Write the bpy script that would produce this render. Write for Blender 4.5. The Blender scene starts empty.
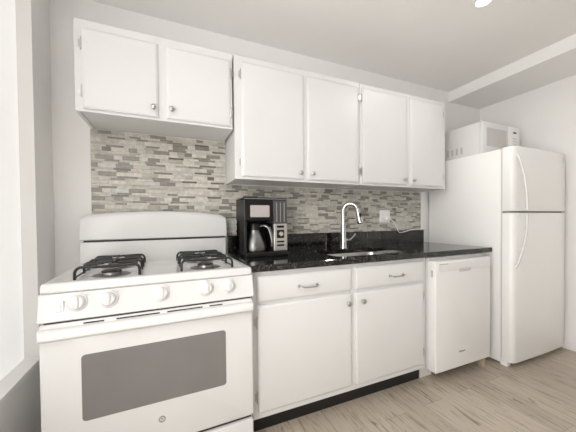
import bpy, bmesh, math, random
from mathutils import Vector, Matrix
random.seed(7)
S = bpy.context.scene
COL = S.collection

# ------------------------------------------------------------------ camera
cam_d = bpy.data.cameras.new('camera')
cam = bpy.data.objects.new('camera', cam_d)
COL.objects.link(cam)
S.camera = cam
CX, CY, CZ, YAW, FPX, PX, PY, ROLL, PITCH = 0.418, -1.975, 1.144, 23.494, 275.21, 291.2, 224.19, 0.521, -0.944
a, t, q = map(math.radians, (YAW, PITCH, ROLL))
fh = Vector((math.sin(a), math.cos(a), 0)); rh = Vector((math.cos(a), -math.sin(a), 0)); up = Vector((0, 0, 1))
F = fh * math.cos(t) + up * math.sin(t)
U = up * math.cos(t) - fh * math.sin(t)
R2 = rh * math.cos(q) - U * math.sin(q)
U2 = U * math.cos(q) + rh * math.sin(q)
m = Matrix((R2, U2, -F)).transposed().to_4x4()
m.translation = Vector((CX, CY, CZ))
cam.matrix_world = m
cam_d.sensor_width = 36
cam_d.lens = FPX / 576 * 36
cam_d.shift_x = (288 - PX) / 576
cam_d.shift_y = (PY - 216) / 576
cam_d.clip_start = 0.02

# ------------------------------------------------------------------ light
WORLD = 0.36
w = bpy.data.worlds.new('world'); S.world = w; w.use_nodes = True
w.node_tree.nodes['Background'].inputs[0].default_value = (1.0, 0.995, 0.985, 1)
w.node_tree.nodes['Background'].inputs[1].default_value = WORLD
S.view_settings.view_transform = 'Standard'
S.view_settings.look = 'None'
S.view_settings.gamma = 1
S.view_settings.exposure = 0.28
DOWNLIGHT_W = (2.5, 0.8, 1.5)
PANEL_EMIT = (0.72, 7.0)     # near and far window panels; the far one is added for its light

# ------------------------------------------------------------------ materials
def mat(name, col, rough=0.5, metal=0.0, spec=0.5, coat=0.0, emit=None, es=0.0):
    mt = bpy.data.materials.new(name); mt.use_nodes = True
    b = mt.node_tree.nodes['Principled BSDF']
    b.inputs['Base Color'].default_value = (*col, 1)
    b.inputs['Roughness'].default_value = rough
    b.inputs['Metallic'].default_value = metal
    b.inputs['Specular IOR Level'].default_value = spec
    b.inputs['Coat Weight'].default_value = coat
    if emit:
        b.inputs['Emission Color'].default_value = (*emit, 1)
        b.inputs['Emission Strength'].default_value = es
    return mt

def nodes(mt):
    nt = mt.node_tree
    return nt, nt.nodes, nt.links, nt.nodes['Principled BSDF']

def add_variation(mt, col, amount=0.03, scale=6, bump=0.0, bscale=200):
    """faint tonal variation so that no surface is perfectly flat"""
    nt, N, L, b = nodes(mt)
    tc = N.new('ShaderNodeTexCoord')
    nz = N.new('ShaderNodeTexNoise'); nz.inputs['Scale'].default_value = scale; nz.inputs['Detail'].default_value = 4
    cr = N.new('ShaderNodeValToRGB')
    cr.color_ramp.elements[0].position = 0.3; cr.color_ramp.elements[1].position = 0.7
    cr.color_ramp.elements[0].color = (*[c * (1 - amount) for c in col], 1)
    cr.color_ramp.elements[1].color = (*[min(1, c * (1 + amount)) for c in col], 1)
    L.new(tc.outputs['Object'], nz.inputs['Vector']); L.new(nz.outputs['Fac'], cr.inputs[0]); L.new(cr.outputs[0], b.inputs['Base Color'])
    if bump:
        n2 = N.new('ShaderNodeTexNoise'); n2.inputs['Scale'].default_value = bscale; n2.inputs['Detail'].default_value = 2
        bp = N.new('ShaderNodeBump'); bp.inputs['Strength'].default_value = bump; bp.inputs['Distance'].default_value = 0.001
        L.new(tc.outputs['Object'], n2.inputs['Vector']); L.new(n2.outputs['Fac'], bp.inputs['Height']); L.new(bp.outputs[0], b.inputs['Normal'])
    return mt

def vmat(name, col, rough=0.5, amount=0.02, scale=5, bump=0.0, bscale=200, **k):
    return add_variation(mat(name, col, rough, **k), col, amount, scale, bump, bscale)

SIDE_EMIT = 0.36  # glow given to the white niche strip to make it bright
M = {}
M['wall'] = vmat('wall_paint', (0.86, 0.845, 0.825), 0.7, 0.015, 3, 0.15, 150)
M['ceil'] = vmat('ceiling_paint', (0.88, 0.865, 0.845), 0.8, 0.015, 2, 0.1, 120)
M['trim'] = vmat('trim_paint', (0.86, 0.85, 0.83), 0.4, 0.01)
M['cab'] = vmat('cabinet_paint', (0.70, 0.695, 0.685), 0.38, 0.012, 4, 0.08, 60)
M['gap'] = mat('gap_dark', (0.03, 0.028, 0.025), 0.7)
M['enamel'] = vmat('white_enamel', (0.69, 0.683, 0.672), 0.2, 0.006)
M['appl'] = vmat('appliance_white', (0.76, 0.75, 0.735), 0.3, 0.008, 4, 0.1, 400)
M['fridge'] = vmat('refrigerator_white', (0.87, 0.86, 0.84), 0.3, 0.006, 4, 0.1, 400)
M['plastic'] = vmat('white_plastic', (0.88, 0.87, 0.85), 0.35, 0.01)
M['handle'] = vmat('handle_white', (0.72, 0.713, 0.70), 0.25, 0.005)
M['chrome'] = mat('chrome', (0.62, 0.61, 0.60), 0.10, 1.0)
M['nickel'] = vmat('brushed_nickel', (0.50, 0.49, 0.48), 0.3, 0.05, 40, metal=1.0)
M['steel'] = vmat('stainless_steel', (0.62, 0.60, 0.57), 0.28, 0.05, 60, metal=1.0)
M['iron'] = vmat('cast_iron', (0.012, 0.011, 0.010), 0.35, 0.2, 60)
M['black'] = vmat('black_plastic', (0.010, 0.010, 0.010), 0.28, 0.1, 20, spec=0.25)
M['blackmat'] = vmat('black_rubber', (0.02, 0.02, 0.02), 0.5, 0.1, 20)
M['toe'] = vmat('toe_kick_black', (0.010, 0.010, 0.010), 0.3, 0.3, 90)
M['burner'] = vmat('burner_aluminium', (0.32, 0.31, 0.30), 0.35, 0.1, 60, metal=1.0)
M['carafe'] = mat('dark_steel', (0.20, 0.197, 0.19), 0.32, 1.0)
M['tank'] = mat('smoked_tank', (0.075, 0.075, 0.078), 0.2, spec=0.4)
M['screen'] = mat('coffee_window', (0.45, 0.41, 0.39), 0.25)
M['ovenglass'] = vmat('oven_glass', (0.19, 0.18, 0.172), 0.22, 0.03, 8)
M['mwglass'] = vmat('microwave_window', (0.56, 0.54, 0.515), 0.3, 0.02, 8)
M['grey'] = vmat('grey_print', (0.25, 0.24, 0.23), 0.5, 0.05)
M['palegrey'] = vmat('pale_grey_print', (0.55, 0.53, 0.51), 0.5, 0.02)
M['wood'] = vmat('bare_wood', (0.42, 0.33, 0.23), 0.6, 0.1, 30)
M['glow'] = [mat('glow_panel', (0.85, 0.84, 0.82), 0.7, emit=(1.0, 0.99, 0.975), es=x) for x in PANEL_EMIT + (SIDE_EMIT,)]
M['lens'] = mat('lamp_lens', (1, 1, 1), 0.5, emit=(1.0, 0.98, 0.95), es=3)

# granite
g = M['granite'] = mat('black_granite', (0.01, 0.01, 0.01), 0.07, spec=0.55)
nt, N, L, b = nodes(g)
tc = N.new('ShaderNodeTexCoord')
vz = N.new('ShaderNodeTexVoronoi'); vz.inputs['Scale'].default_value = 170
nz = N.new('ShaderNodeTexNoise'); nz.inputs['Scale'].default_value = 45; nz.inputs['Detail'].default_value = 6
cr = N.new('ShaderNodeValToRGB'); e = cr.color_ramp.elements
e[0].position = 0.60; e[0].color = (0.004, 0.004, 0.004, 1); e[1].position = 0.80; e[1].color = (0.075, 0.068, 0.055, 1)
mx = N.new('ShaderNodeMath'); mx.operation = 'MULTIPLY_ADD'; mx.inputs[1].default_value = 0.45
L.new(tc.outputs['Object'], vz.inputs['Vector']); L.new(tc.outputs['Object'], nz.inputs['Vector'])
sep = N.new('ShaderNodeSeparateColor'); L.new(vz.outputs['Color'], sep.inputs[0])
L.new(sep.outputs[0], mx.inputs[0])
ml = N.new('ShaderNodeMath'); ml.operation = 'MULTIPLY'; ml.inputs[1].default_value = 0.62
L.new(nz.outputs['Fac'], ml.inputs[0]); L.new(ml.outputs[0], mx.inputs[2])
L.new(mx.outputs[0], cr.inputs[0]); L.new(cr.outputs[0], b.inputs['Base Color'])

# plank floor: boards run along Y
fm = M['floor'] = mat('plank_floor', (0.4, 0.35, 0.3), 0.38)
nt, N, L, b = nodes(fm)
tc = N.new('ShaderNodeTexCoord'); mp = N.new('ShaderNodeMapping'); mp.inputs['Rotation'].default_value = (0, 0, math.pi / 2)
L.new(tc.outputs['Object'], mp.inputs['Vector'])
br = N.new('ShaderNodeTexBrick')
br.inputs['Scale'].default_value = 1; br.inputs['Brick Width'].default_value = 1.22; br.inputs['Row Height'].default_value = 0.152
br.inputs['Mortar Size'].default_value = 0.0012; br.inputs['Mortar Smooth'].default_value = 0.3
br.inputs['Color1'].default_value = (0, 0, 0, 1); br.inputs['Color2'].default_value = (1, 1, 1, 1); br.inputs['Mortar'].default_value = (0.5, 0.5, 0.5, 1)
br.offset = 0.37
L.new(mp.outputs[0], br.inputs['Vector'])
tone = N.new('ShaderNodeValToRGB'); e = tone.color_ramp.elements
e[0].color = (0.41, 0.35, 0.285, 1); e[1].color = (0.50, 0.43, 0.345, 1)
L.new(br.outputs['Color'], tone.inputs[0])
# per-board offset for the grain
off = N.new('ShaderNodeVectorMath'); off.operation = 'MULTIPLY_ADD'
L.new(br.outputs['Color'], off.inputs[0]); off.inputs[1].default_value = (7, 3, 5)
st = N.new('ShaderNodeMapping'); st.inputs['Scale'].default_value = (2.2, 32, 1)
L.new(mp.outputs[0], off.inputs[2]); L.new(off.outputs[0], st.inputs['Vector'])
gn = N.new('ShaderNodeTexNoise'); gn.inputs['Scale'].default_value = 2.2; gn.inputs['Detail'].default_value = 7; gn.inputs['Roughness'].default_value = 0.65; gn.inputs['Distortion'].default_value = 0.6
L.new(st.outputs[0], gn.inputs['Vector'])
gr = N.new('ShaderNodeValToRGB'); e = gr.color_ramp.elements
e[0].position = 0.33; e[0].color = (0.42, 0.39, 0.36, 1); e[1].position = 0.49; e[1].color = (1, 1, 1, 1)
L.new(gn.outputs['Fac'], gr.inputs[0])
m1 = N.new('ShaderNodeMix'); m1.data_type = 'RGBA'; m1.blend_type = 'MULTIPLY'; m1.inputs[0].default_value = 0.8
L.new(tone.outputs[0], m1.inputs[6]); L.new(gr.outputs[0], m1.inputs[7])
# cracks / knots
st2 = N.new('ShaderNodeMapping'); st2.inputs['Scale'].default_value = (3.0, 14, 1); L.new(off.outputs[0], st2.inputs['Vector'])
kn = N.new('ShaderNodeTexNoise'); kn.inputs['Scale'].default_value = 2.0; kn.inputs['Detail'].default_value = 3; kn.inputs['Distortion'].default_value = 1.0
L.new(st2.outputs[0], kn.inputs['Vector'])
kr = N.new('ShaderNodeValToRGB'); e = kr.color_ramp.elements
e[0].position = 0.27; e[0].color = (0.35, 0.32, 0.29, 1); e[1].position = 0.37; e[1].color = (1, 1, 1, 1)
L.new(kn.outputs['Fac'], kr.inputs[0])
m2 = N.new('ShaderNodeMix'); m2.data_type = 'RGBA'; m2.blend_type = 'MULTIPLY'; m2.inputs[0].default_value = 0.9
L.new(m1.outputs[2], m2.inputs[6]); L.new(kr.outputs[0], m2.inputs[7])
m3 = N.new('ShaderNodeMix'); m3.data_type = 'RGBA'; m3.blend_type = 'MIX'
L.new(br.outputs['Fac'], m3.inputs[0]); L.new(m2.outputs[2], m3.inputs[6]); m3.inputs[7].default_value = (0.24, 0.20, 0.16, 1)
L.new(m3.outputs[2], b.inputs['Base Color'])
bp = N.new('ShaderNodeBump'); bp.inputs['Strength'].default_value = 0.2; bp.inputs['Distance'].default_value = 0.002
L.new(gn.outputs['Fac'], bp.inputs['Height']); L.new(bp.outputs[0], b.inputs['Normal'])

TILE_COLS = [(0.58, 0.55, 0.485), (0.50, 0.475, 0.42), (0.42, 0.395, 0.345), (0.255, 0.238, 0.21), (0.17, 0.158, 0.138), (0.50, 0.505, 0.46)]
M['tiles'] = [vmat('mosaic_tile_%d' % i, c, 0.42 if i in (0, 1) else 0.28, 0.13, 45) for i, c in enumerate([tuple(v * 1.05 for v in cc) for cc in TILE_COLS])]
M['grout'] = vmat('grout', (0.50, 0.475, 0.42), 0.8, 0.04, 80)

# ------------------------------------------------------------------ helpers
ORG = {}
def tag(o, label=None, cat=None, group=None, kind=None):
    if label: o['label'] = label
    if cat: o['category'] = cat
    if group: o['group'] = group
    if kind: o['kind'] = kind
    return o

def thing(name, label, cat, loc, group=None):
    o = bpy.data.objects.new(name, None); COL.objects.link(o)
    o.empty_display_size = 0.05
    o.location = loc; ORG[o.name] = Vector(loc)
    return tag(o, label, cat, group)

def obj(name, bm, m, parent=None, smooth=False, origin=None, label=None):
    bmesh.ops.recalc_face_normals(bm, faces=bm.faces)
    me = bpy.data.meshes.new(name)
    if parent is not None: org = ORG[parent.name]
    else: org = Vector(origin) if origin else Vector((0, 0, 0))
    bmesh.ops.translate(bm, verts=bm.verts, vec=-org)
    bm.to_mesh(me); bm.free()
    for x in (m if isinstance(m, list) else [m]): me.materials.append(x)
    o = bpy.data.objects.new(name, me); COL.objects.link(o)
    if parent is not None: o.parent = parent
    else: o.location = org
    ORG[o.name] = org
    if smooth:
        for p in me.polygons: p.use_smooth = True
        try: me.set_sharp_from_angle(angle=math.radians(38))
        except Exception: pass
    if label: o['label'] = label
    return o

def box(bm, x0, x1, y0, y1, z0, z1, bev=0.0, seg=2, mi=0):
    r = bmesh.ops.create_cube(bm, size=1)
    vs = r['verts']
    for v in vs:
        v.co = Vector(((x0 + x1) / 2 + v.co.x * (x1 - x0), (y0 + y1) / 2 + v.co.y * (y1 - y0), (z0 + z1) / 2 + v.co.z * (z1 - z0)))
    fs = list({f for v in vs for f in v.link_faces})
    for f in fs: f.material_index = mi
    if bev > 0:
        es = list({e for v in vs for e in v.link_edges})
        bmesh.ops.bevel(bm, geom=es, offset=bev, segments=seg, affect='EDGES', profile=0.5)
    return bm

def B(*args, **k):
    bm = bmesh.new(); box(bm, *args, **k); return bm

def loft(bm, rings, cap0=True, cap1=True, closed=False, mi=0):
    V = [[bm.verts.new(p) for p in r] for r in rings]
    n = len(V[0])
    pairs = list(zip(V, V[1:]))
    if closed: pairs.append((V[-1], V[0]))
    for A, C in pairs:
        for i in range(n):
            j = (i + 1) % n
            f = bm.faces.new((A[i], A[j], C[j], C[i])); f.material_index = mi
    if not closed:
        if cap0: bm.faces.new(list(reversed(V[0]))).material_index = mi
        if cap1: bm.faces.new(V[-1]).material_index = mi
    return bm

def rr(x0, x1, y0, y1, r, n=6):
    """rounded rectangle outline (2D)"""
    pts = []
    r = max(min(r, (x1 - x0) / 2 - 1e-5, (y1 - y0) / 2 - 1e-5), 1e-5)
    for cx, cy, a0 in ((x1 - r, y1 - r, 0), (x0 + r, y1 - r, 90), (x0 + r, y0 + r, 180), (x1 - r, y0 + r, 270)):
        for k in range(n + 1):
            an = math.radians(a0 + 90 * k / n)
            pts.append((cx + r * math.cos(an), cy + r * math.sin(an)))
    return pts

def slab_front(bm, x0, x1, z0, z1, yb, yf, lip=0.012, step=0.006, r=0.002):
    """a lipped cabinet front facing -Y: thin outer edge, then a raised field"""
    def ring(d, y, rad): return [(u, y, v) for u, v in rr(x0 + d, x1 - d, z0 + d, z1 - d, rad, 3)]
    return loft(bm, [ring(0, yb, r), ring(0, yf + step, r), ring(lip * .35, yf + step * .6, r), ring(lip * .6, yf + step * .2, r), ring(lip, yf, r)])

def cyl(bm, c, axis, r0, r1, h, n=24, bev=0.0):
    """cylinder/cone from c along axis"""
    ax = Vector(axis).normalized()
    s = ax.orthogonal().normalized(); tt = ax.cross(s)
    c = Vector(c)
    prof = [(0, r0), (h, r1)]
    if bev: prof = [(0, r0 - bev), (bev, r0), (h - bev, r1), (h, r1 - bev)]
    rings = [[c + ax * d + s * (r * math.cos(2 * math.pi * k / n)) + tt * (r * math.sin(2 * math.pi * k / n)) for k in range(n)] for d, r in prof]
    return loft(bm, rings)

def lathe(bm, c, axis, prof, n=32):
    ax = Vector(axis).normalized(); s = ax.orthogonal().normalized(); tt = ax.cross(s); c = Vector(c)
    rings = [[c + ax * d + s * (r * math.cos(2 * math.pi * k / n)) + tt * (r * math.sin(2 * math.pi * k / n)) for k in range(n)] for d, r in prof]
    return loft(bm, rings)

def smooth_path(pts, k=6):
    P = [Vector(p) for p in pts]
    if len(P) < 3: return P
    out = []
    for i in range(len(P) - 1):
        p0 = P[i - 1] if i else P[0] * 2 - P[1]
        p1, p2 = P[i], P[i + 1]
        p3 = P[i + 2] if i + 2 < len(P) else P[-1] * 2 - P[-2]
        for j in range(k):
            u = j / k
            out.append(0.5 * ((2 * p1) + (-p0 + p2) * u + (2 * p0 - 5 * p1 + 4 * p2 - p3) * u * u + (-p0 + 3 * p1 - 3 * p2 + p3) * u ** 3))
    out.append(P[-1])
    return out

def tube(bm, pts, r, n=10, k=6, smooth=True, r2=None, flat=None):
    P = smooth_path(pts, k) if smooth else [Vector(p) for p in pts]
    rings = []
    T0 = (P[1] - P[0]).normalized(); s = T0.orthogonal().normalized()
    if flat: s = Vector(flat)
    for i, p in enumerate(P):
        T = (P[min(i + 1, len(P) - 1)] - P[max(i - 1, 0)]).normalized()
        s = (s - T * s.dot(T)).normalized(); tt = T.cross(s)
        rad = r(i / (len(P) - 1)) if callable(r) else r
        rb = rad if r2 is None else r2
        rings.append([p + s * (rad * math.cos(2 * math.pi * j / n)) + tt * (rb * math.sin(2 * math.pi * j / n)) for j in range(n)])
    return loft(bm, rings)

def structure(name, bm, m, **k):
    return tag(obj(name, bm, m, **k), kind='structure')

# ------------------------------------------------------------------ room shell
WL, WR, YF, CH = -0.195, 3.56, -2.75, 2.445
structure('floor', B(-1.2, WR + .1, YF, .1, -.06, 0), M['floor'])
structure('ceiling', B(-1.2, WR + .1, YF, .1, CH, CH + .06), M['ceil'])
structure('wall_back', B(-.6, WR + .1, 0, .1, 0, CH), M['wall'])
structure('wall_right', B(WR, WR + .1, YF, 0, 0, CH), M['wall'])
# unseen half wall added to dim the lower cabinets; world light enters above
structure('light_block_wall', B(-.6, WR + .1, YF - .1, YF, 0, 1.05), M['wall'])
# left wall with a window niche
SZ, NY0, NY1, NX = 0.475, -0.225, -2.62, -0.252
bm = bmesh.new()
box(bm, -.6, WL, NY0, 0, 0, CH)
box(bm, -.6, WL, NY1, NY0, 0, SZ - .03)
box(bm, -.6, WL, YF, NY1, 0, CH)
structure('wall_left', bm, M['wall'])
# window in the niche: frame with glowing panels that stand in for daylight
wf = bmesh.new()
WY = NY0
SY = -.60      # narrow glowing strip, then the widened window
box(wf, -.30, NX, NY1, WY, CH - .05, CH, .002)
box(wf, -.30, NX, NY1, NY1 + .03, SZ + .001, CH - .05, .002)
win = structure('window_1', wf, M['trim'])
MY = -1.6
obj('glow_panel', B(-.285, NX - .002, SY, WY - .0005, SZ + .001, CH - .05), M['glow'][2], win)  # white niche strip, its brightness put in as emission
obj('mullion', B(-.29, NX + .004, SY - .025, SY + .025, SZ + .03, CH - .05, .002), M['trim'], win)
obj('glow_panel', B(-.285, NX - .004, MY, SY, SZ + .001, CH - .05), M['glow'][0], win)
obj('glow_panel', B(-.285, NX - .004, NY1 + .03, MY, SZ + .001, CH - .05), M['glow'][1], win)  # unseen far panel, added to light the room from the left
obj('mullion', B(-.29, NX + .004, MY - .025, MY + .025, SZ + .03, CH - .05, .002), M['trim'], win)
structure('trim_2', B(-.30, WL + .012, NY1, NY0, SZ - .03, SZ, .003), M['trim'])
# boxed beam along the right wall
structure('trim_1', B(3.065, WR, YF, 0, 2.345, CH), M['trim'])
# baseboards
bm = bmesh.new(); box(bm, WR - .014, WR, YF, 0, 0, .085, .003)
structure('baseboard_right', bm, M['trim'])

# mosaic backsplash -------------------------------------------------------
def mosaic():
    bm = bmesh.new()
    TH = 0.008
    def region(x0, x1, z0, z1):
        box(bm, x0, x1, -0.004, -0.0005, z0, z1, mi=0)
    region(-.015, .772, 1.02, 1.690)
    region(.772, 2.657, 1.0335, 1.395)
    z = 1.02; row = 0; gp = 0.0014
    pattern = [0.0250, 0.0125, 0.0125, 0.0250, 0.0125, 0.0125]
    while z < 1.690:
        h = pattern[row % len(pattern)]
        x = -.015 - random.random() * .06
        last = None
        while x < 2.657:
            if h > .02: ln = random.choice([0.046, 0.046, 0.093, 0.093, 0.07])
            else: ln = random.choice([0.062, 0.078, 0.093, 0.11])
            if h > .02: c = random.choices([0, 1, 2, 3, 4, 5], [26, 20, 14, 30, 4, 9])[0]
            else: c = random.choices([0, 1, 2, 3, 4, 5], [28, 20, 14, 27, 7, 7])[0]
            if last in (3, 4) and c in (3, 4): c = random.choice([0, 1])
            last = c
            a0, a1 = max(x, -.015), min(x + ln - gp, 2.657)
            z0, z1 = z, z + h - gp
            x += ln
            if a1 - a0 < .004: continue
            if a0 >= .772:
                if z0 < 1.0335: z0 = 1.0335
                if z1 > 1.395: z1 = 1.395
            elif a1 > .772:
                # tile straddling the step in height below the taller cabinets
                if z1 > 1.395 or z0 < 1.0335: a1 = .772
            z1 = min(z1, 1.690)
            if z1 - z0 < .003 or a1 - a0 < .003: continue
            d = TH - random.random() * .0015
            o = .0007
            rings = [[(a0, -.003, z0), (a1, -.003, z0), (a1, -.003, z1), (a0, -.003, z1)],
                     [(a0, -d + o, z0), (a1, -d + o, z0), (a1, -d + o, z1), (a0, -d + o, z1)],
                     [(a0 + o, -d, z0 + o), (a1 - o, -d, z0 + o), (a1 - o, -d, z1 - o), (a0 + o, -d, z1 - o)]]
            loft(bm, rings, cap0=False, mi=c + 1)
        z += h; row += 1
    return bm
tag(obj('tile_backsplash', mosaic(), [M['grout']] + M['tiles']),
    'beige and grey mosaic tile backsplash on the back wall behind stove and sink', 'backsplash')
# white end strip at the right of the tile
structure('trim_3', B(2.659, 2.70, -.010, -.0005, 1.0335, 1.395, .001), M['trim'])

# ------------------------------------------------------------------ hardware
def hinge(x, y, z, parent, side=1):
    bm = bmesh.new()
    tube(bm, [(x, y, z - .028), (x, y, z + .028)], .0042, 8, smooth=False)
    cyl(bm, (x, y, z + .028), (0, 0, 1), .0035, .001, .006, 8)
    cyl(bm, (x, y, z - .028), (0, 0, -1), .0035, .001, .006, 8)
    box(bm, min(x, x - side * .012), max(x, x - side * .012), y - .0005, y + .002, z - .018, z + .018)
    obj('hinge', bm, M['nickel'], parent, True)

def round_knob(x, y, z, parent, r=.0135):
    bm = bmesh.new()
    lathe(bm, (x, y, z), (0, -1, 0), [(0, .009), (.003, .009), (.005, .005), (.013, .006), (.016, r), (.021, r), (.024, r * .8), (.0255, r * .3)], 20)
    obj('knob', bm, M['nickel'], parent, True)

def bow_pull(x0, x1, y, z, parent):
    bm = bmesh.new()
    tube(bm, [(x0, y, z), (x0 + .003, y - .018, z), (x0 + .02, y - .027, z - .003), ((x0 + x1) / 2, y - .029, z - .004), (x1 - .02, y - .027, z - .003), (x1 - .003, y - .018, z), (x1, y, z)], .0042, 8)
    for x in (x0, x1): cyl(bm, (x, y, z), (0, -1, 0), .009, .007, .004, 14)
    obj('handle', bm, M['nickel'], parent, True)

def wall_cabinet(name, label, x0, x1, z0, z1, doors, group=None):
    D = .308
    th = thing(name, label, 'cabinet', ((x0 + x1) / 2, -D / 2, z0), group)
    bm = bmesh.new()
    e = .0
    box(bm, x0 + .001, x0 + .018, -D + .019, -.001, z0, z1)      # sides
    box(bm, x1 - .018, x1 - .001, -D + .019, -.001, z0, z1)
    box(bm, x0 + .018, x1 - .018, -D + .019, -.001, z1 - .018, z1)
    box(bm, x0 + .018, x1 - .018, -D + .019, -.001, z0 + .006, z0 + .022)   # bottom, a little recessed
    box(bm, x0 + .018, x1 - .018, -.010, -.001, z0 + .022, z1 - .018)
    box(bm, x0 + .001, x1 - .001, -D, -D + .019, z0, z1, .0015, 1)
    obj('carcass', bm, M['cab'], th)
    for (a0, a1, b0, b1, hs, kx, kz) in doors:
        bm = bmesh.new(); slab_front(bm, a0, a1, b0, b1, -D + .001, -D - .016)
        d = obj('door', bm, M['cab'], th, True)
        round_knob(kx, -D - .016, kz, d)
        hx = a0 - .004 if hs < 0 else a1 + .004
        for hz in (b0 + .085, b1 - .075):
            hinge(hx, -D - .006, hz, d, side=-hs if hs < 0 else -hs)
    return th

wall_cabinet('wall_cabinet', 'short white wall cabinet with two doors mounted above the stove', -.008, .765, 1.690, 2.142,
             [(.026, .362, 1.704, 2.097, -1, .340, 1.750), (.402, .750, 1.704, 2.093, 1, .428, 1.752)])
G = 'tall white wall cabinets over the counter'
wall_cabinet('wall_cabinet', 'tall white two-door wall cabinet above the coffee maker, beside the short cabinet', .774, 1.698, 1.395, 2.142,
             [(.818, 1.235, 1.412, 2.105, -1, 1.206, 1.452), (1.264, 1.680, 1.412, 2.105, 1, 1.297, 1.452)], G)
wall_cabinet('wall_cabinet', 'tall white two-door wall cabinet above the wall outlet, next to the refrigerator', 1.700, 2.606, 1.395, 2.142,
             [(1.717, 2.152, 1.412, 2.108, -1, 2.118, 1.452), (2.190, 2.566, 1.412, 2.110, 1, 2.218, 1.452)], G)

# ------------------------------------------------------------------ base cabinet
bx0, bx1, BY = .790, 2.022, -.602
base = thing('base_cabinet', 'white base cabinet under the sink with two drawers and two doors', 'cabinet', ((bx0 + bx1) / 2, -.3, 0))
bm = bmesh.new()
box(bm, bx0, bx0 + .018, BY + .02, -.002, .105, .877)
box(bm, bx1 - .018, bx1, BY + .02, -.002, .105, .877)
box(bm, bx0 + .018, bx1 - .018, BY + .02, -.002, .105, .123)
box(bm, bx0 + .018, bx1 - .018, -.012, -.002, .123, .877)
box(bm, bx0, bx1, BY, BY + .02, .105, .877, .0015, 1)
obj('carcass', bm, M['cab'], base)
obj('toe_kick', B(bx0 + .002, 2.025, -.545, -.53, 0, .104), M['toe'], base, label='black toe kick')
for i, (a0, a1) in enumerate(((.817, 1.399), (1.430, 1.990))):
    bm = bmesh.new(); slab_front(bm, a0, a1, .717, .852, BY + .001, BY - .017)
    d = obj('drawer', bm, M['cab'], base, True)
    c = (a0 + a1) / 2 + (0.0 if i == 0 else .035)
    bow_pull(c - .055, c + .055, BY - .017, .780, d)
    bm = bmesh.new(); slab_front(bm, a0, a1, .140, .700, BY + .001, BY - .017)
    d = obj('door', bm, M['cab'], base, True)
    round_knob((a1 - .03) if i == 0 else (a0 + .045), BY - .017, .646, d, .015)
    hx = a0 - .005 if i == 0 else a1 + .005
    for hz in (.225, .615): hinge(hx, BY - .006, hz, d, 1 if i == 0 else -1)

# ------------------------------------------------------------------ countertop with sink opening
KX0, KX1, KY, KT, KB = .783, 2.704, -.636, .914, .880
SX0, SX1, SY0, SY1 = 1.345, 1.905, -.560, -.185
top = thing('countertop', 'polished black granite countertop with upstand, lying on the base cabinet and dishwasher', 'countertop', (1.74, -.3, KB))
hole = rr(SX0, SX1, SY0, SY1, .07, 8)
cxh, cyh = (SX0 + SX1) / 2, (SY0 + SY1) / 2
def outer(d):
    x0, x1, y0, y1 = KX0 + d, KX1 - d, KY + d, -.002 - d
    pts = []
    for (u, v) in hole:
        dx, dy = u - cxh, v - cyh
        s = min(((x1 - cxh) / dx) if dx > 1e-9 else ((x0 - cxh) / dx) if dx < -1e-9 else 1e9,
                ((y1 - cyh) / dy) if dy > 1e-9 else ((y0 - cyh) / dy) if dy < -1e-9 else 1e9)
        pts.append((cxh + dx * s, cyh + dy * s))
    for c in ((x0, y0), (x1, y0), (x0, y1), (x1, y1)):
        i = min(range(len(pts)), key=lambda k: (math.atan2(pts[k][1] - cyh, pts[k][0] - cxh) - math.atan2(c[1] - cyh, c[0] - cxh)) ** 2)
        pts[i] = c
    return pts
bm = bmesh.new()
loft(bm, [[(x, y, KB) for x, y in hole], [(x, y, KT) for x, y in hole], [(x, y, KT) for x, y in outer(.003)],
          [(x, y, KT - .003) for x, y in outer(0)], [(x, y, KB) for x, y in outer(0)]], closed=True)
obj('slab', bm, M['granite'], top)
bm = bmesh.new()
box(bm, KX0, 1.996, -.022, -.002, KT, 1.033, .0012, 1)
box(bm, 1.998, 2.682, -.022, -.002, KT, 1.033, .0012, 1)
obj('upstand', bm, M['granite'], top)
# sink
sink = thing('sink', 'stainless steel undermount sink set in the black granite counter', 'sink', (cxh, cyh, .70))
bm = bmesh.new()
def ring(d, z, r): return [(x, y, z) for x, y in rr(SX0 - .004 + d, SX1 + .004 - d, SY0 - .004 + d, SY1 + .004 - d, r, 8)]
loft(bm, [ring(-.0155, KB - .0025, .08), ring(-.0155, KB - .0005, .08), ring(0, KB - .0005, .072), ring(.006, KB - .02, .07), ring(.012, .735, .06), ring(.045, .715, .05), ring(.12, .711, .04),
          ring(.12, .7085, .04), ring(.042, .712, .05), ring(.0095, .733, .06), ring(.0035, KB - .02, .07), ring(-.0015, KB - .0025, .072)], closed=True)
obj('basin', bm, M['steel'], sink, True)
bm = bmesh.new(); box(bm, cxh - .12, cxh + .12, cyh - .06, cyh + .06, .7095, .7105)
bottom = ring(.12, .711, .04)
bm.free(); bm = bmesh.new(); loft(bm, [[(x, y, .7085) for x, y, z in bottom], [(x, y, .711) for x, y, z in bottom]])
obj('basin_floor', bm, M['steel'], sink)
bm = bmesh.new(); lathe(bm, (cxh, cyh, .711), (0, 0, 1), [(0, .045), (.003, .045), (.003, .034), (.001, .032), (.001, .01), (.004, .008)], 24)
obj('drain', bm, M['chrome'], sink, True)

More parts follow.
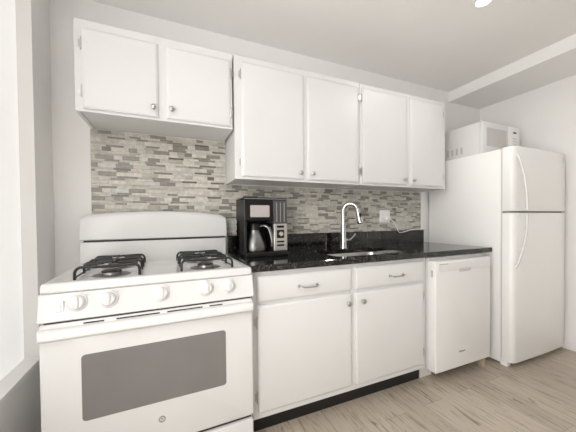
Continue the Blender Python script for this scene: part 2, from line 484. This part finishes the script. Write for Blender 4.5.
# faucet
FX, FY = 1.668, -.135
fa = thing('faucet', 'chrome pull-down gooseneck faucet standing behind the sink', 'faucet', (FX, FY, KT))
bm = bmesh.new()
lathe(bm, (FX, FY, KT), (0, 0, 1), [(0, .031), (.004, .031), (.008, .028), (.05, .026), (.12, .0225), (.19, .0185), (.20, .0165)], 24)
obj('body', bm, M['chrome'], fa, True)
bm = bmesh.new()
SD = Vector((.80, -.60, 0))     # the spout is swung to the right
path = [Vector((FX, FY, KT + .19)), Vector((FX, FY, KT + .24))] + [Vector((FX, FY, KT + .292)) + SD * (.056 - .056 * math.cos(math.radians(x))) + Vector((0, 0, .060 * math.sin(math.radians(x)))) for x in range(0, 161, 16)]
tube(bm, path, .0155, 14)
obj('neck', bm, M['chrome'], fa, True)
bm = bmesh.new()
e0 = Vector(path[-1]); dn = Vector((.16, -.12, -1)).normalized()
lathe(bm, e0 - dn * .004, dn, [(0, .0162), (.004, .0185), (.03, .0195), (.075, .023), (.112, .026), (.120, .0245)], 20)
sp = obj('spray_head', bm, M['chrome'], fa, True)
bm = bmesh.new()
c = e0 + dn * .055 + Vector((0, -.0205, 0)); lathe(bm, c, (0, -1, .1), [(-.004, .008), (.003, .008), (.0045, .005)], 14)
bmesh.ops.scale(bm, vec=(1, 1, 2.4), space=Matrix.Translation(-c), verts=bm.verts)
obj('button', bm, M['black'], sp, True, label='black spray button')
bm = bmesh.new(); lathe(bm, e0 + dn * .116, dn, [(-.001, .0235), (.003, .0235), (.006, .019)], 20)
obj('nozzle', bm, M['black'], sp, True, label='black nozzle rim')
bm = bmesh.new()
cyl(bm, (FX + .012, FY, KT + .062), (1, 0, 0), .016, .015, .022, 20, .002)
tube(bm, [(FX + .030, FY, KT + .062), (FX + .06, FY - .006, KT + .066), (FX + .085, FY - .01, KT + .085), (FX + .108, FY - .014, KT + .112)], lambda u: .0105 - .003 * u, 10)
obj('lever', bm, M['chrome'], fa, True)

# wall outlet + plug cord
ou = thing('wall_outlet', 'white double-gang outlet plate on the tiles right of the faucet', 'outlet', (2.205, -.008, 1.11))
bm = bmesh.new()
loft(bm, [[(u, y, v) for u, v in rr(2.146 + d, 2.264 - d, 1.110 + d, 1.222 - d, .006, 3)] for d, y in ((0, -.0082), (0, -.011), (.003, -.0135))])
pl = obj('plate', bm, M['plastic'], ou, True)
for cx_ in (2.178, 2.232):
    bm = bmesh.new(); box(bm, cx_ - .017, cx_ + .017, -.0155, -.0130, 1.132, 1.200, .001, 1)
    ins = obj('receptacle', bm, M['plastic'], ou)
    bm = bmesh.new()
    for zz in ((1.185, 1.150) if cx_ < 2.2 else (1.185,)):
        box(bm, cx_ - .007, cx_ - .005, -.0158, -.0154, zz - .004, zz + .005); box(bm, cx_ + .005, cx_ + .007, -.0158, -.0154, zz - .004, zz + .005)
        cyl(bm, (cx_, -.0154, zz - .010), (0, -1, 0), .0022, .0022, .0004, 8)
    obj('slot', bm, M['grey'], ins)
cd = thing('power_cord', 'white power cord plugged into the outlet and looping along the granite upstand', 'cord', (2.232, -.0156, 1.148))
bm = bmesh.new(); box(bm, 2.218, 2.246, -.040, -.0157, 1.134, 1.164, .004)
obj('plug', bm, M['plastic'], cd, True)
bm = bmesh.new()
tube(bm, [(2.245, -.038, 1.140), (2.275, -.046, 1.115), (2.315, -.044, 1.06), (2.345, -.034, 1.024), (2.38, -.029, 1.016), (2.43, -.029, 1.022), (2.50, -.027, 1.036), (2.56, -.022, 1.0385), (2.64, -.018, 1.0385), (2.73, -.02, 1.04)], .0042, 8)
obj('cable', bm, M['plastic'], cd, True)

# ------------------------------------------------------------------ coffee maker
cx0, cx1, cy0, cy1, cz0 = .830, 1.112, -.315, -.085, KT
cm = thing('coffee_maker', 'black and silver drip coffee maker standing on the granite counter beside the stove', 'coffee maker', ((cx0 + cx1) / 2, -.19, cz0))
xs = cx0 + .184            # split between brew bay and tower
bm = bmesh.new()
box(bm, cx0, cx1, cy0 - .02, cy1, cz0, cz0 + .028, .006)                         # base
box(bm, cx0, xs, cy1 - .075, cy1, cz0 + .026, cz0 + .25, .004)                   # back of bay
box(bm, cx0, cx0 + .016, cy0 + .01, cy1, cz0 + .026, cz0 + .25, .003)
box(bm, xs, cx1, cy0 + .012, cy1, cz0 + .026, cz0 + .21, .004)
obj('body', bm, M['black'], cm)
bm = bmesh.new()
box(bm, cx0 - .004, xs + .002, cy0 + .002, cy1, cz0 + .225, cz0 + .357, .006)
hd = obj('brew_head', bm, M['black'], cm)
bm = bmesh.new(); loft(bm, [[(u, y, v) for u, v in rr(cx0 + .035, cx0 + .160, cz0 + .248, cz0 + .322, .006, 3)] for y in (cy0 + .004, cy0 - .001)])
obj('front_window', bm, M['screen'], hd, label='pale rectangular window on the brew head')
bm = bmesh.new()
box(bm, cx0 - .006, cx1 + .002, cy0 - .001, cy1, cz0 + .358, cz0 + .372, .005)
ld_ = obj('lid', bm, M['black'], cm, True)
bm = bmesh.new(); box(bm, cx0 - .002, cx1 - .002, cy0 - .003, cy0 + .002, cz0 + .360, cz0 + .365, .001, 1)
obj('edge_strip', bm, M['steel'], ld_, label='thin silver edge strip')
bm = bmesh.new()
box(bm, xs + .004, cx1, cy0 + .002, cy1, cz0 + .206, cz0 + .357, .005)
tk = obj('water_tank', bm, M['tank'], cm, label='smoked translucent water tank')
bm = bmesh.new()
for k in range(3): box(bm, xs + .022 + k * .026, xs + .028 + k * .026, cy0 - .001, cy0 + .003, cz0 + .215, cz0 + .34, .001, 1)
obj('rib', bm, M['grey'], tk)
bm = bmesh.new(); box(bm, xs + .004, cx1 - .002, cy0 - .004, cy0 + .014, cz0 + .030, cz0 + .205, .003)
cp = obj('control_panel', bm, M['steel'], cm, label='brushed steel control panel')
bm = bmesh.new()
pc = (xs + cx1) / 2
for z0_, z1_ in ((.112, .165), (.178, .193), (.084, .095), (.060, .071)):
    bm = bmesh.new(); box(bm, pc - .026, pc + .024, cy0 - .0055, cy0 - .003, cz0 + z0_, cz0 + z1_, .001, 1)
    obj('button', bm, M['black'], cp)
bm = bmesh.new(); cyl(bm, (pc, cy0 - .005, cz0 + .139), (0, -1, 0), .017, .015, .012, 20, .002)
obj('dial', bm, M['chrome'], cp, True)
# carafe is lifted out on its own: a thing
kx, ky, kz = cx0 + .086, cy0 + .092, cz0 + .029
kf = thing('carafe', 'steel coffee carafe with a grey handle sitting in the coffee maker', 'carafe', (kx, ky, kz))
bm = bmesh.new()
lathe(bm, (kx, ky, kz), (0, 0, 1), [(0, .074), (.004, .083), (.03, .085), (.06, .078), (.10, .059), (.130, .044), (.136, .044)], 32)
obj('jug', bm, M['carafe'], kf, True)
bm = bmesh.new()
lathe(bm, (kx, ky, kz + .136), (0, 0, 1), [(0, .046), (.006, .047), (.040, .045), (.050, .040), (.054, .02)], 28)
obj('lid', bm, M['black'], kf, True)
bm = bmesh.new()
tube(bm, [(kx + .030, ky - .034, kz + .165), (kx + .052, ky - .052, kz + .168), (kx + .078, ky - .068, kz + .150), (kx + .092, ky - .076, kz + .105), (kx + .100, ky - .078, kz + .060), (kx + .098, ky - .072, kz + .030)], .013, 10, r2=.007)
obj('handle', bm, M['carafe'], kf, True)
bm = bmesh.new()
tube(bm, [(cx1 - .004, cy1 - .03, cz0 + .26), (cx1 + .02, cy1 + .02, cz0 + .265), (cx1 + .037, cy1 + .05, cz0 + .245), (cx1 + .04, cy1 + .055, cz0 + .19), (cx1 + .034, cy1 + .045, cz0 + .12), (cx1 + .05, cy1 + .03, cz0 + .03), (cx1 + .03, cy1, cz0 + .006), (cx1 - .003, cy1 - .02, cz0 + .012)], .0036, 8)
obj('cord', bm, M['blackmat'], cm, True)
bm = bmesh.new(); box(bm, cx1 + .006, cx1 + .05, cy1 + .03, cy1 + .072, cz0 + .245, cz0 + .275, .006)
obj('plug', bm, M['blackmat'], cm, True)

# ------------------------------------------------------------------ stove
sx0, sx1, SF, CT = -.026, .774, -.690, .915
st = thing('gas_stove', 'white freestanding gas stove with four burners and oven, left of the base cabinet', 'stove', ((sx0 + sx1) / 2, -.35, 0))
bm = bmesh.new()
box(bm, sx0 + .006, sx1 - .006, -.645, -.03, .03, .885, .003)
for x in (sx0 + .05, sx1 - .05):
    for y in (-.60, -.08): cyl(bm, (x, y, 0), (0, 0, 1), .016, .016, .035, 12)
obj('body', bm, M['enamel'], st)
# cooktop with raised rim
bm = bmesh.new()
def cr_(d, z, r, yb=-.055): return [(x, y, z) for x, y in rr(sx0 + d, sx1 - d, SF + d, yb - d, r, 4)]
def cr2(dx, df, db, z, r): return [(x, y, z) for x, y in rr(sx0 + dx, sx1 - dx, SF + df, -.055 - db, r, 4)]
loft(bm, [cr2(.004, .006, 0, .878, .006), cr2(0, 0, 0, .884, .008), cr2(0, 0, 0, .905, .010), cr2(.003, .004, .0, .9125, .010), cr2(.012, .014, .005, CT, .012),
          cr2(.030, .040, .012, CT, .012), cr2(.040, .052, .016, .905, .014), cr2(.05, .065, .02, .9015, .015)])
obj('cooktop', bm, M['enamel'], st, True)
# control panel (slightly raked)
def prism_x(bm, prof, x0, x1, rnd=0.0):
    return loft(bm, [[(x0, y, z) for y, z in prof], [(x1, y, z) for y, z in prof]])
bm = bmesh.new()
pt, pb = (SF + .004, .876), (SF - .014, .775)
prism_x(bm, [(SF + .05, .876), (pt[0] + .003, .876), (pt[0], .873), (pb[0], pb[1] + .004), (pb[0] + .004, pb[1]), (SF + .05, pb[1])], sx0 - .004, sx1 + .002)
panel = obj('control_panel', bm, M['enamel'], st)
pn = Vector((0, -(pt[1] - pb[1]), -(pt[0] - pb[0]))).normalized()     # outward normal
pn = Vector((0, -.985, .17)).normalized()
def on_panel(x, f):  # f 0 bottom .. 1 top
    return Vector((x, pb[0] + (pt[0] - pb[0]) * f, pb[1] + (pt[1] - pb[1]) * f))
for x in (.086, .186, .374, .557, .655):
    c = on_panel(x, .63)
    bm = bmesh.new()
    lathe(bm, c, pn, [(-.002, .034), (.002, .0345), (.005, .033), (.007, .028), (.022, .0245), (.025, .021)], 28)
    kb = obj('knob', bm, M['handle'], st, True)
    bm = bmesh.new()
    box(bm, x - .0095, x + .0095, -.008, .002, -.023, .023, .004)
    bmesh.ops.transform(bm, matrix=Matrix.Translation(c + pn * .0245 - Vector((x, 0, 0))), verts=bm.verts)
    obj('grip', bm, M['handle'], kb, True)
for x in (.118, .217, .404, .535, .630):
    bm = bmesh.new(); c = on_panel(x, .86); box(bm, x - .004, x + .004, c.y - .0015, c.y + .001, c.z - .003, c.z + .003)
    obj('burner_mark', bm, M['palegrey'], st)
c = on_panel(.030, .5)
bm = bmesh.new(); box(bm, .013, .047, c.y - .004, c.y + .004, c.z - .024, c.z + .024, .002)
sw = obj('switch', bm, M['handle'], st)
bm = bmesh.new(); box(bm, .022, .038, c.y - .009, c.y - .003, c.z - .014, c.z + .012, .002)
obj('rocker', bm, M['plastic'], sw)
# oven door
DF = -.700
bm = bmesh.new()
loft(bm, [[(u, y, v) for u, v in rr(sx0 - .002 + d, sx1 - .002 - d, .198 + d, .768 - d, .012, 4)] for d, y in ((0, -.646), (0, DF + .006), (.002, DF + .002), (.007, DF))])
door = obj('oven_door', bm, M['enamel'], st, True)
bm = bmesh.new()
rings = []
for x, s in ((sx0 - .002, .55), (sx0 + .004, .9), (sx0 + .03, 1), (sx1 - .034, 1), (sx1 - .008, .9), (sx1 - .002, .55)):
    prof = [(DF + .004, .752), (DF - .014 * s, .752), (DF - .026 * s, .747), (DF - .033 * s, .736), (DF - .032 * s, .720), (DF - .022 * s, .710), (DF + .004, .706)]
    rings.append([(x, y, z) for y, z in prof])
loft(bm, rings)
obj('handle', bm, M['handle'], door, True, label='full-width white oven door handle')
bm = bmesh.new()
loft(bm, [[(u, y, v) for u, v in rr(.096 + d, .642 - d, .380 + d, .636 - d, .014, 5)] for d, y in ((0, DF + .003), (0, DF - .001), (.0015, DF - .0015))])
obj('oven_window', bm, M['ovenglass'], door, label='dark grey glass oven window')
obj('panel_gap', B(sx0 + .012, sx1 - .012, DF + .004, -.65, .7680, .7750), M['gap'], st)
for a0, a1 in ((.105, .172), (.212, .368), (.396, .540), (.570, .628)):
    bm = bmesh.new(); box(bm, a0, a1, DF - .0008, DF + .001, .7545, .7600)
    obj('vent_slot', bm, M['gap'], door)
bm = bmesh.new()
ec = Vector((.370, DF, .304)); n = 28
rings = []
for rr_, yy in ((.0135, 0), (.0135, -.002), (.0098, -.002), (.0098, 0)):
    rings.append([(ec.x + rr_ * math.cos(2 * math.pi * k / n), DF + yy - .0002, ec.z + rr_ * math.sin(2 * math.pi * k / n)) for k in range(n)])
loft(bm, rings, closed=True)
tube(bm, [(ec.x - .006, DF - .0012, ec.z + .001), (ec.x - .002, DF - .0012, ec.z + .005), (ec.x - .001, DF - .0012, ec.z - .004), (ec.x + .002, DF - .0012, ec.z + .004), (ec.x + .005, DF - .0012, ec.z - .001)], .0009, 6)
obj('emblem', bm, M['grey'], door, label='small round grey emblem')
bm = bmesh.new()
loft(bm, [[(u, y, v) for u, v in rr(sx0 + d, sx1 - .002 - d, .04 + d, .178 - d, .012, 4)] for d, y in ((0, -.646), (0, DF + .008), (.002, DF + .004), (.007, DF + .002))])
obj('drawer', bm, M['enamel'], st, True)
obj('drawer_gap', B(sx0 + .01, sx1 - .01, -.68, -.64, .176, .200), M['gap'], st)
# backguard: lower riser, dark vent line, arched upper part
bm = bmesh.new(); box(bm, sx0 - .006, sx1 - .004, -.112, -.025, .885, 1.028, .004)
obj('riser', bm, M['enamel'], st)
bm = bmesh.new()
rings = []
nseg = 24
for i in range(nseg + 1):
    u = i / nseg; x = sx0 - .004 + (sx1 - sx0 + .004) * u
    arc = 1.178 + .026 * (1 - (2 * u - 1) ** 2)
    edge = min(u, 1 - u)
    if edge < .03: arc -= .012 * (1 - edge / .03) ** 2
    rings.append([(x, y, z) for y, z in ((-.025, 1.036), (-.110, 1.036), (-.117, 1.042), (-.117, 1.06), (-.108, arc - .025), (-.100, arc - .007), (-.088, arc), (-.050, arc), (-.028, arc - .02))])
loft(bm, rings)
obj('backguard', bm, M['enamel'], st, True)
obj('vent_gap', B(sx0 + .012, sx1 - .012, -.113, -.03, 1.027, 1.038), M['gap'], st)
# burners and grates
def burner(x, y, r):
    bm = bmesh.new(); lathe(bm, (x, y, .9015), (0, 0, 1), [(0, r * 1.9), (.002, r * 1.85), (.003, r * 1.5), (.001, r * 1.3), (.004, r * 1.0), (.014, r * .95)], 28)
    b_ = obj('burner', bm, M['burner'], st, True)
    bm = bmesh.new(); lathe(bm, (x, y, .9155), (0, 0, 1), [(0, r * .98), (.005, r), (.008, r * .8), (.009, r * .3)], 24)
    obj('burner_cap', bm, M['iron'], b_, True)
def grate(x0, x1, y0, y1):
    """two-burner wire grate, y0 front, y1 back"""
    bm = bmesh.new(); zt, zb, r = .953, .9045, .0058
    ym = (y0 + y1) / 2; xc = (x0 + x1) / 2
    def hoop(y, lean):
        tube(bm, [(x0, y, zb), (x0 + .001, y + lean * .3, zt - .016), (x0 + .012, y + lean, zt - .002), (x0 + .03, y + lean, zt), (xc, y + lean, zt - .002), (x1 - .03, y + lean, zt), (x1 - .012, y + lean, zt - .002), (x1 - .001, y + lean * .3, zt - .016), (x1, y, zb)], r, 8, 4)
    hoop(y0, .008); hoop(ym - .045, -.004); hoop(ym + .045, .004); hoop(y1, -.008)
    for x in (x0 + .002, x1 - .002):       # side rails
        tube(bm, [(x, y0 + .004, zb + .010), (x, ym, zb + .009), (x, y1 - .004, zb + .010)], r * .7, 8, 3)
    for yc in ((y0 + ym) / 2 - .012, (ym + y1) / 2 + .012):   # fingers toward each burner
        h = (y1 - y0) * .20
        for sx in (-1, 1):
            tube(bm, [(xc + sx * (x1 - x0 - .024) / 2, yc, zt - .003), (xc + sx * .06, yc, zt + .002), (xc + sx * .028, yc, zt + .003)], r, 8, 3)
        tube(bm, [(xc, yc - h, zt - .002), (xc, yc - .05, zt + .003), (xc, yc - .026, zt + .003)], r, 8, 3)
        tube(bm, [(xc, yc + h, zt - .002), (xc, yc + .05, zt + .003), (xc, yc + .026, zt + .003)], r, 8, 3)
    tube(bm, [(xc, ym - .05, zt - .002), (xc, ym, zt + .004), (xc, ym + .05, zt - .002)], r, 8, 3)
    return obj('grate', bm, M['iron'], st, True, label='black wire burner grate')
for gx0, gx1 in ((.054, .288), (.462, .702)):
    gy0, gy1 = -.585, -.185
    ym = (gy0 + gy1) / 2
    for yc in ((gy0 + ym) / 2 - .012, (ym + gy1) / 2 + .012): burner((gx0 + gx1) / 2, yc, .040)
    grate(gx0, gx1, gy0, gy1)

# the stove stands very slightly turned in its slot
th_ = math.radians(1.6); pv = Vector(((sx0 + sx1) / 2, -.69, 0))
st.location = pv + Matrix.Rotation(th_, 3, 'Z') @ (Vector(st.location) - pv) + Vector((-.001, .004, 0))
st.rotation_euler = (0, 0, th_)

# ------------------------------------------------------------------ dishwasher
dx0, dx1 = 2.034, 2.618
dw = thing('dishwasher', 'white built-in dishwasher under the right end of the granite counter', 'dishwasher', ((dx0 + dx1) / 2, -.3, 0))
obj('tub', B(dx0 + .004, dx1 - .004, -.612, -.04, .10, .872, .002), M['appl'], dw)
bm = bmesh.new()
loft(bm, [[(u, y, v) for u, v in rr(dx0 + .002 + d, dx1 - d, .092 + d, .853 - d, .006, 4)] for d, y in ((0, -.616), (0, -.668), (.002, -.674), (.006, -.676))])
dd = obj('door', bm, M['appl'], dw, True)
bm = bmesh.new()
loft(bm, [[(u, y, v) for u, v in rr(dx0 + .02 + d, dx1 - .015 - d, .782 + d, .842 - d, .004, 3)] for d, y in ((0, -.674), (0, -.6775), (.002, -.679))])
obj('control_strip', bm, M['appl'], dd)
for k in range(5):
    bm = bmesh.new(); box(bm, 2.072 + k * .017, 2.082 + k * .017, -.6795, -.6785, .829, .834)
    obj('button', bm, M['grey'], dd)
bm = bmesh.new()
loft(bm, [[(u, y, v) for u, v in rr(2.268 + d, 2.385 - d, .768 + d, .792 - d, .010, 5)] for d, y in ((0, -.675), (0, -.6797), (.004, -.6797), (.006, -.6785))])
obj('latch_grip', bm, M['palegrey'], dd, label='grey recessed pull in the door top')
bm = bmesh.new()
xx = 2.268
for wd, hh in ((.009, .011), (.006, .012), (.003, .009), (.005, .008), (.003, .012), (.007, .009), (.006, .009), (.006, .009), (.003, .012)):
    box(bm, xx, xx + wd * .75, -.6772, -.6755, .196, .196 + hh); xx += wd + .0015
obj('logo', bm, M['grey'], dd, label='tiny dark maker mark')
bm = bmesh.new(); box(bm, dx0 + .0005, dx0 + .003, -.652, -.640, .745, .790, .0005, 1)
obj('side_catch', bm, M['nickel'], dd, label='small metal catch on the door edge')
obj('toe_panel', B(dx0 + .002, 2.15, -.545, -.50, 0, .099, .001), M['appl'], dw)
for x, y in ((2.600, -.625), (2.585, -.08), (2.06, -.08)):
    bm = bmesh.new(); box(bm, x - .017, x + .017, y - .015, y + .015, 0, .101, .002)
    obj('leg', bm, M['wood'], dw, label='bare wooden foot block')
bm = bmesh.new()
cyl(bm, (2.33, -.50, 0), (0, 0, 1), .022, .012, .10, 14); box(bm, 2.38, 2.46, -.46, -.40, .03, .10, .004)
obj('pump', bm, M['blackmat'], dw)

# ------------------------------------------------------------------ refrigerator
rx0, rx1, rt = 2.797, 3.538, 1.672
fr = thing('refrigerator', 'white top-freezer refrigerator standing in the corner by the right wall', 'refrigerator', ((rx0 + rx1) / 2, -.36, 0))
bm = bmesh.new(); box(bm, rx0, rx1, -.655, -.012, .022, rt, .005)
box(bm, rx0 + .02, rx1 - .02, -.67, -.64, .03, .075, .002)
obj('body', bm, M['fridge'], fr, True)
obj('gasket', B(rx0 + .012, rx1 - .012, -.668, -.654, .06, rt - .012), M['palegrey'], fr)
def fdoor(z0, z1):
    bm = bmesh.new()
    pts = []
    ex0, ex1 = rx0 - .001, rx1 + .001
    pts.append((ex0, -.667)); pts.append((ex0, -.715))
    for k in range(1, 8):
        an = math.radians(90 * k / 7)
        pts.append((ex0 + .045 * (1 - math.cos(an)), -.715 - .030 * math.sin(an)))
    for k in range(1, 10):
        u = k / 10; pts.append((ex0 + .045 + (ex1 - ex0 - .065) * u, -.745 - .006 * math.sin(math.pi * u)))
    for k in range(1, 6):
        an = math.radians(90 * k / 5)
        pts.append((ex1 - .020 + .020 * math.sin(an), -.745 + .018 * (1 - math.cos(an))))
    pts.append((ex1, -.667))
    cxm = (ex0 + ex1) / 2
    def sc(d): return [(cxm + (x - cxm) * (1 - d / .37), -.69 + (y + .69) * (1 - d / .06) if y < -.69 else y) for x, y in pts]
    R = .016 if z1 > 1.5 else .008
    rings = [[(x, y, z0 + h) for x, y in sc(d)] for d, h in ((.008, 0), (.003, .002), (0, .008))]
    rings += [[(x, y, z1 - h) for x, y in sc(d)] for d, h in ((0, R), (.002, R * .45), (.007, R * .12), (.014, 0))]
    return loft(bm, rings)
d1 = obj('freezer_door', fdoor(1.193, 1.682), M['fridge'], fr, True)
d2 = obj('door', fdoor(.042, 1.181), M['fridge'], fr, True)
obj('door_gap', B(rx0 + .004, rx1 - .006, -.72, -.668, 1.180, 1.194), M['grey'], fr)
HX = 2.838
for dr, sg, pth in ((d1, 1, [(HX - .006, -.738, 1.618), (HX - .003, -.752, 1.60), (HX + .008, -.768, 1.53), (HX + .018, -.785, 1.42), (HX + .024, -.793, 1.31), (HX + .026, -.795, 1.20)]),
                (d2, -1, [(HX + .026, -.795, 1.176), (HX + .024, -.793, 1.06), (HX + .016, -.785, .96), (HX + .004, -.768, .86), (HX - .008, -.752, .79), (HX - .014, -.738, .772)])):
    bm = bmesh.new()
    tube(bm, pth, .010, 10, r2=.008)
    zc = 1.206 if sg > 0 else 1.169
    box(bm, HX + .020, HX + .032, -.790, -.742, zc - .004, zc + .004, .002)
    obj('handle', bm, M['handle'], dr, True)
bm = bmesh.new()
for zz, wd in ((1.640, .035), (1.622, .040), (1.604, .052)): box(bm, 3.515 - wd, 3.515, -.7465, -.742, zz, zz + .003)
obj('badge', bm, M['palegrey'], d1, label='faint maker badge')
for x in (rx0 + .03, rx1 - .05):
    bm = bmesh.new(); box(bm, x - .022, x + .022, -.70, -.65, .0, .04, .006); obj('foot', bm, M['plastic'], fr)
for x in (rx0 + .05, rx1 - .05):
    bm = bmesh.new(); cyl(bm, (x, -.12, 0), (0, 0, 1), .02, .02, .025, 12); obj('foot', bm, M['blackmat'], fr)

fr.location = Vector(fr.location) + Vector((-.050, -.016, 0))

# ------------------------------------------------------------------ microwave
MWX = .030
mx0, mx1, my0, my1, mz0, mz1 = 2.835, 3.372, -.465, -.085, 1.684, 1.974
mw = thing('microwave', 'white countertop microwave sitting on top of the refrigerator', 'microwave', ((mx0 + mx1) / 2, -.27, rt))
bm = bmesh.new(); box(bm, mx0, mx1, my0 + .028, my1, mz0, mz1, .004)
mb = obj('body', bm, M['appl'], mw, True)
for k in range(4):
    bm = bmesh.new()
    y = -.130 - k * .045; z = mz0 + .045
    box(bm, mx0 - .0006, mx0 + .001, y - .022, y, z, z + .060)
    obj('side_vent', bm, M['palegrey'], mb, label='grey louvre panel on the side')
sp_ = 3.195
bm = bmesh.new(); box(bm, mx0 - .001, sp_, my0, my0 + .027, mz0 + .001, mz1 + .001, .005)
md = obj('door', bm, M['appl'], mw, True)
bm = bmesh.new(); loft(bm, [[(u, y, v) for u, v in rr(2.886 + d, 3.165 - d, 1.765 + d, 1.925 - d, .004, 3)] for d, y in ((0, my0 + .002), (0, my0 - .0008), (.001, my0 - .001))])
obj('door_window', bm, M['mwglass'], md, label='pale grey door window')
bm = bmesh.new(); box(bm, sp_ + .003, mx1 + .001, my0 + .001, my0 + .027, mz0 + .001, mz1 + .001, .004)
mc = obj('control_panel', bm, M['plastic'], mw, True)
bm = bmesh.new(); box(bm, 3.270, 3.318, my0 - .0005, my0 + .002, 1.915, 1.928, .0005, 1)
obj('display', bm, M['black'], mc)
bm = bmesh.new()
for k in range(3):
    for j in range(5): box(bm, 3.262 + k * .022, 3.276 + k * .022, my0 - .0002, my0 + .002, 1.765 + j * .024, 1.776 + j * .024)
obj('keypad', bm, M['handle'], mc)
for x in (mx0 + .04, mx1 - .04):
    for y in (my0 + .06, my1 - .04):
        bm = bmesh.new(); cyl(bm, (x, y, rt), (0, 0, 1), .012, .012, mz0 - rt + .001, 12); obj('foot', bm, M['blackmat'], mw)

mw.location = Vector(mw.location) + Vector((MWX, 0, 0))

# ------------------------------------------------------------------ recessed ceiling light, plus two added fill lights
def downlight(x, y, label, watts):
    th = thing('recessed_light', label, 'ceiling light', (x, y, CH), 'recessed ceiling lights')
    bm = bmesh.new(); n = 40
    loft(bm, [[(x + r * math.cos(2 * math.pi * k / n), y + r * math.sin(2 * math.pi * k / n), CH + z) for k in range(n)] for r, z in ((.066, -.0005), (.065, -.003), (.044, -.005), (.040, -.003), (.040, -.0005))], closed=True)
    obj('trim_ring', bm, M['trim'], th, True)
    bm = bmesh.new(); lathe(bm, (x, y, CH - .0006), (0, 0, -1), [(0, .0395), (.002, .039), (.003, .03)], 32)
    obj('lens', bm, M['lens'], th, True)
    ld = bpy.data.lights.new('lamp', 'AREA'); ld.shape = 'DISK'; ld.size = .08; ld.energy = watts; ld.color = (1, .985, .96); ld.spread = math.radians(170)
    lo = bpy.data.objects.new('lamp', ld); COL.objects.link(lo); lo.parent = th; lo.location = (0, 0, -.012)
downlight(2.155, -.905, 'round white recessed light glowing in the ceiling above the dishwasher', DOWNLIGHT_W[0])
downlight(.75, -1.55, 'added unseen fill light in the ceiling above the floor in front of the stove', DOWNLIGHT_W[1])  # added lamp out of view, brightens the room by bounce
downlight(2.13, -2.1, 'added unseen fill light in the ceiling nearest the open side of the room', DOWNLIGHT_W[2])  # another added fill lamp, unseen behind the camera
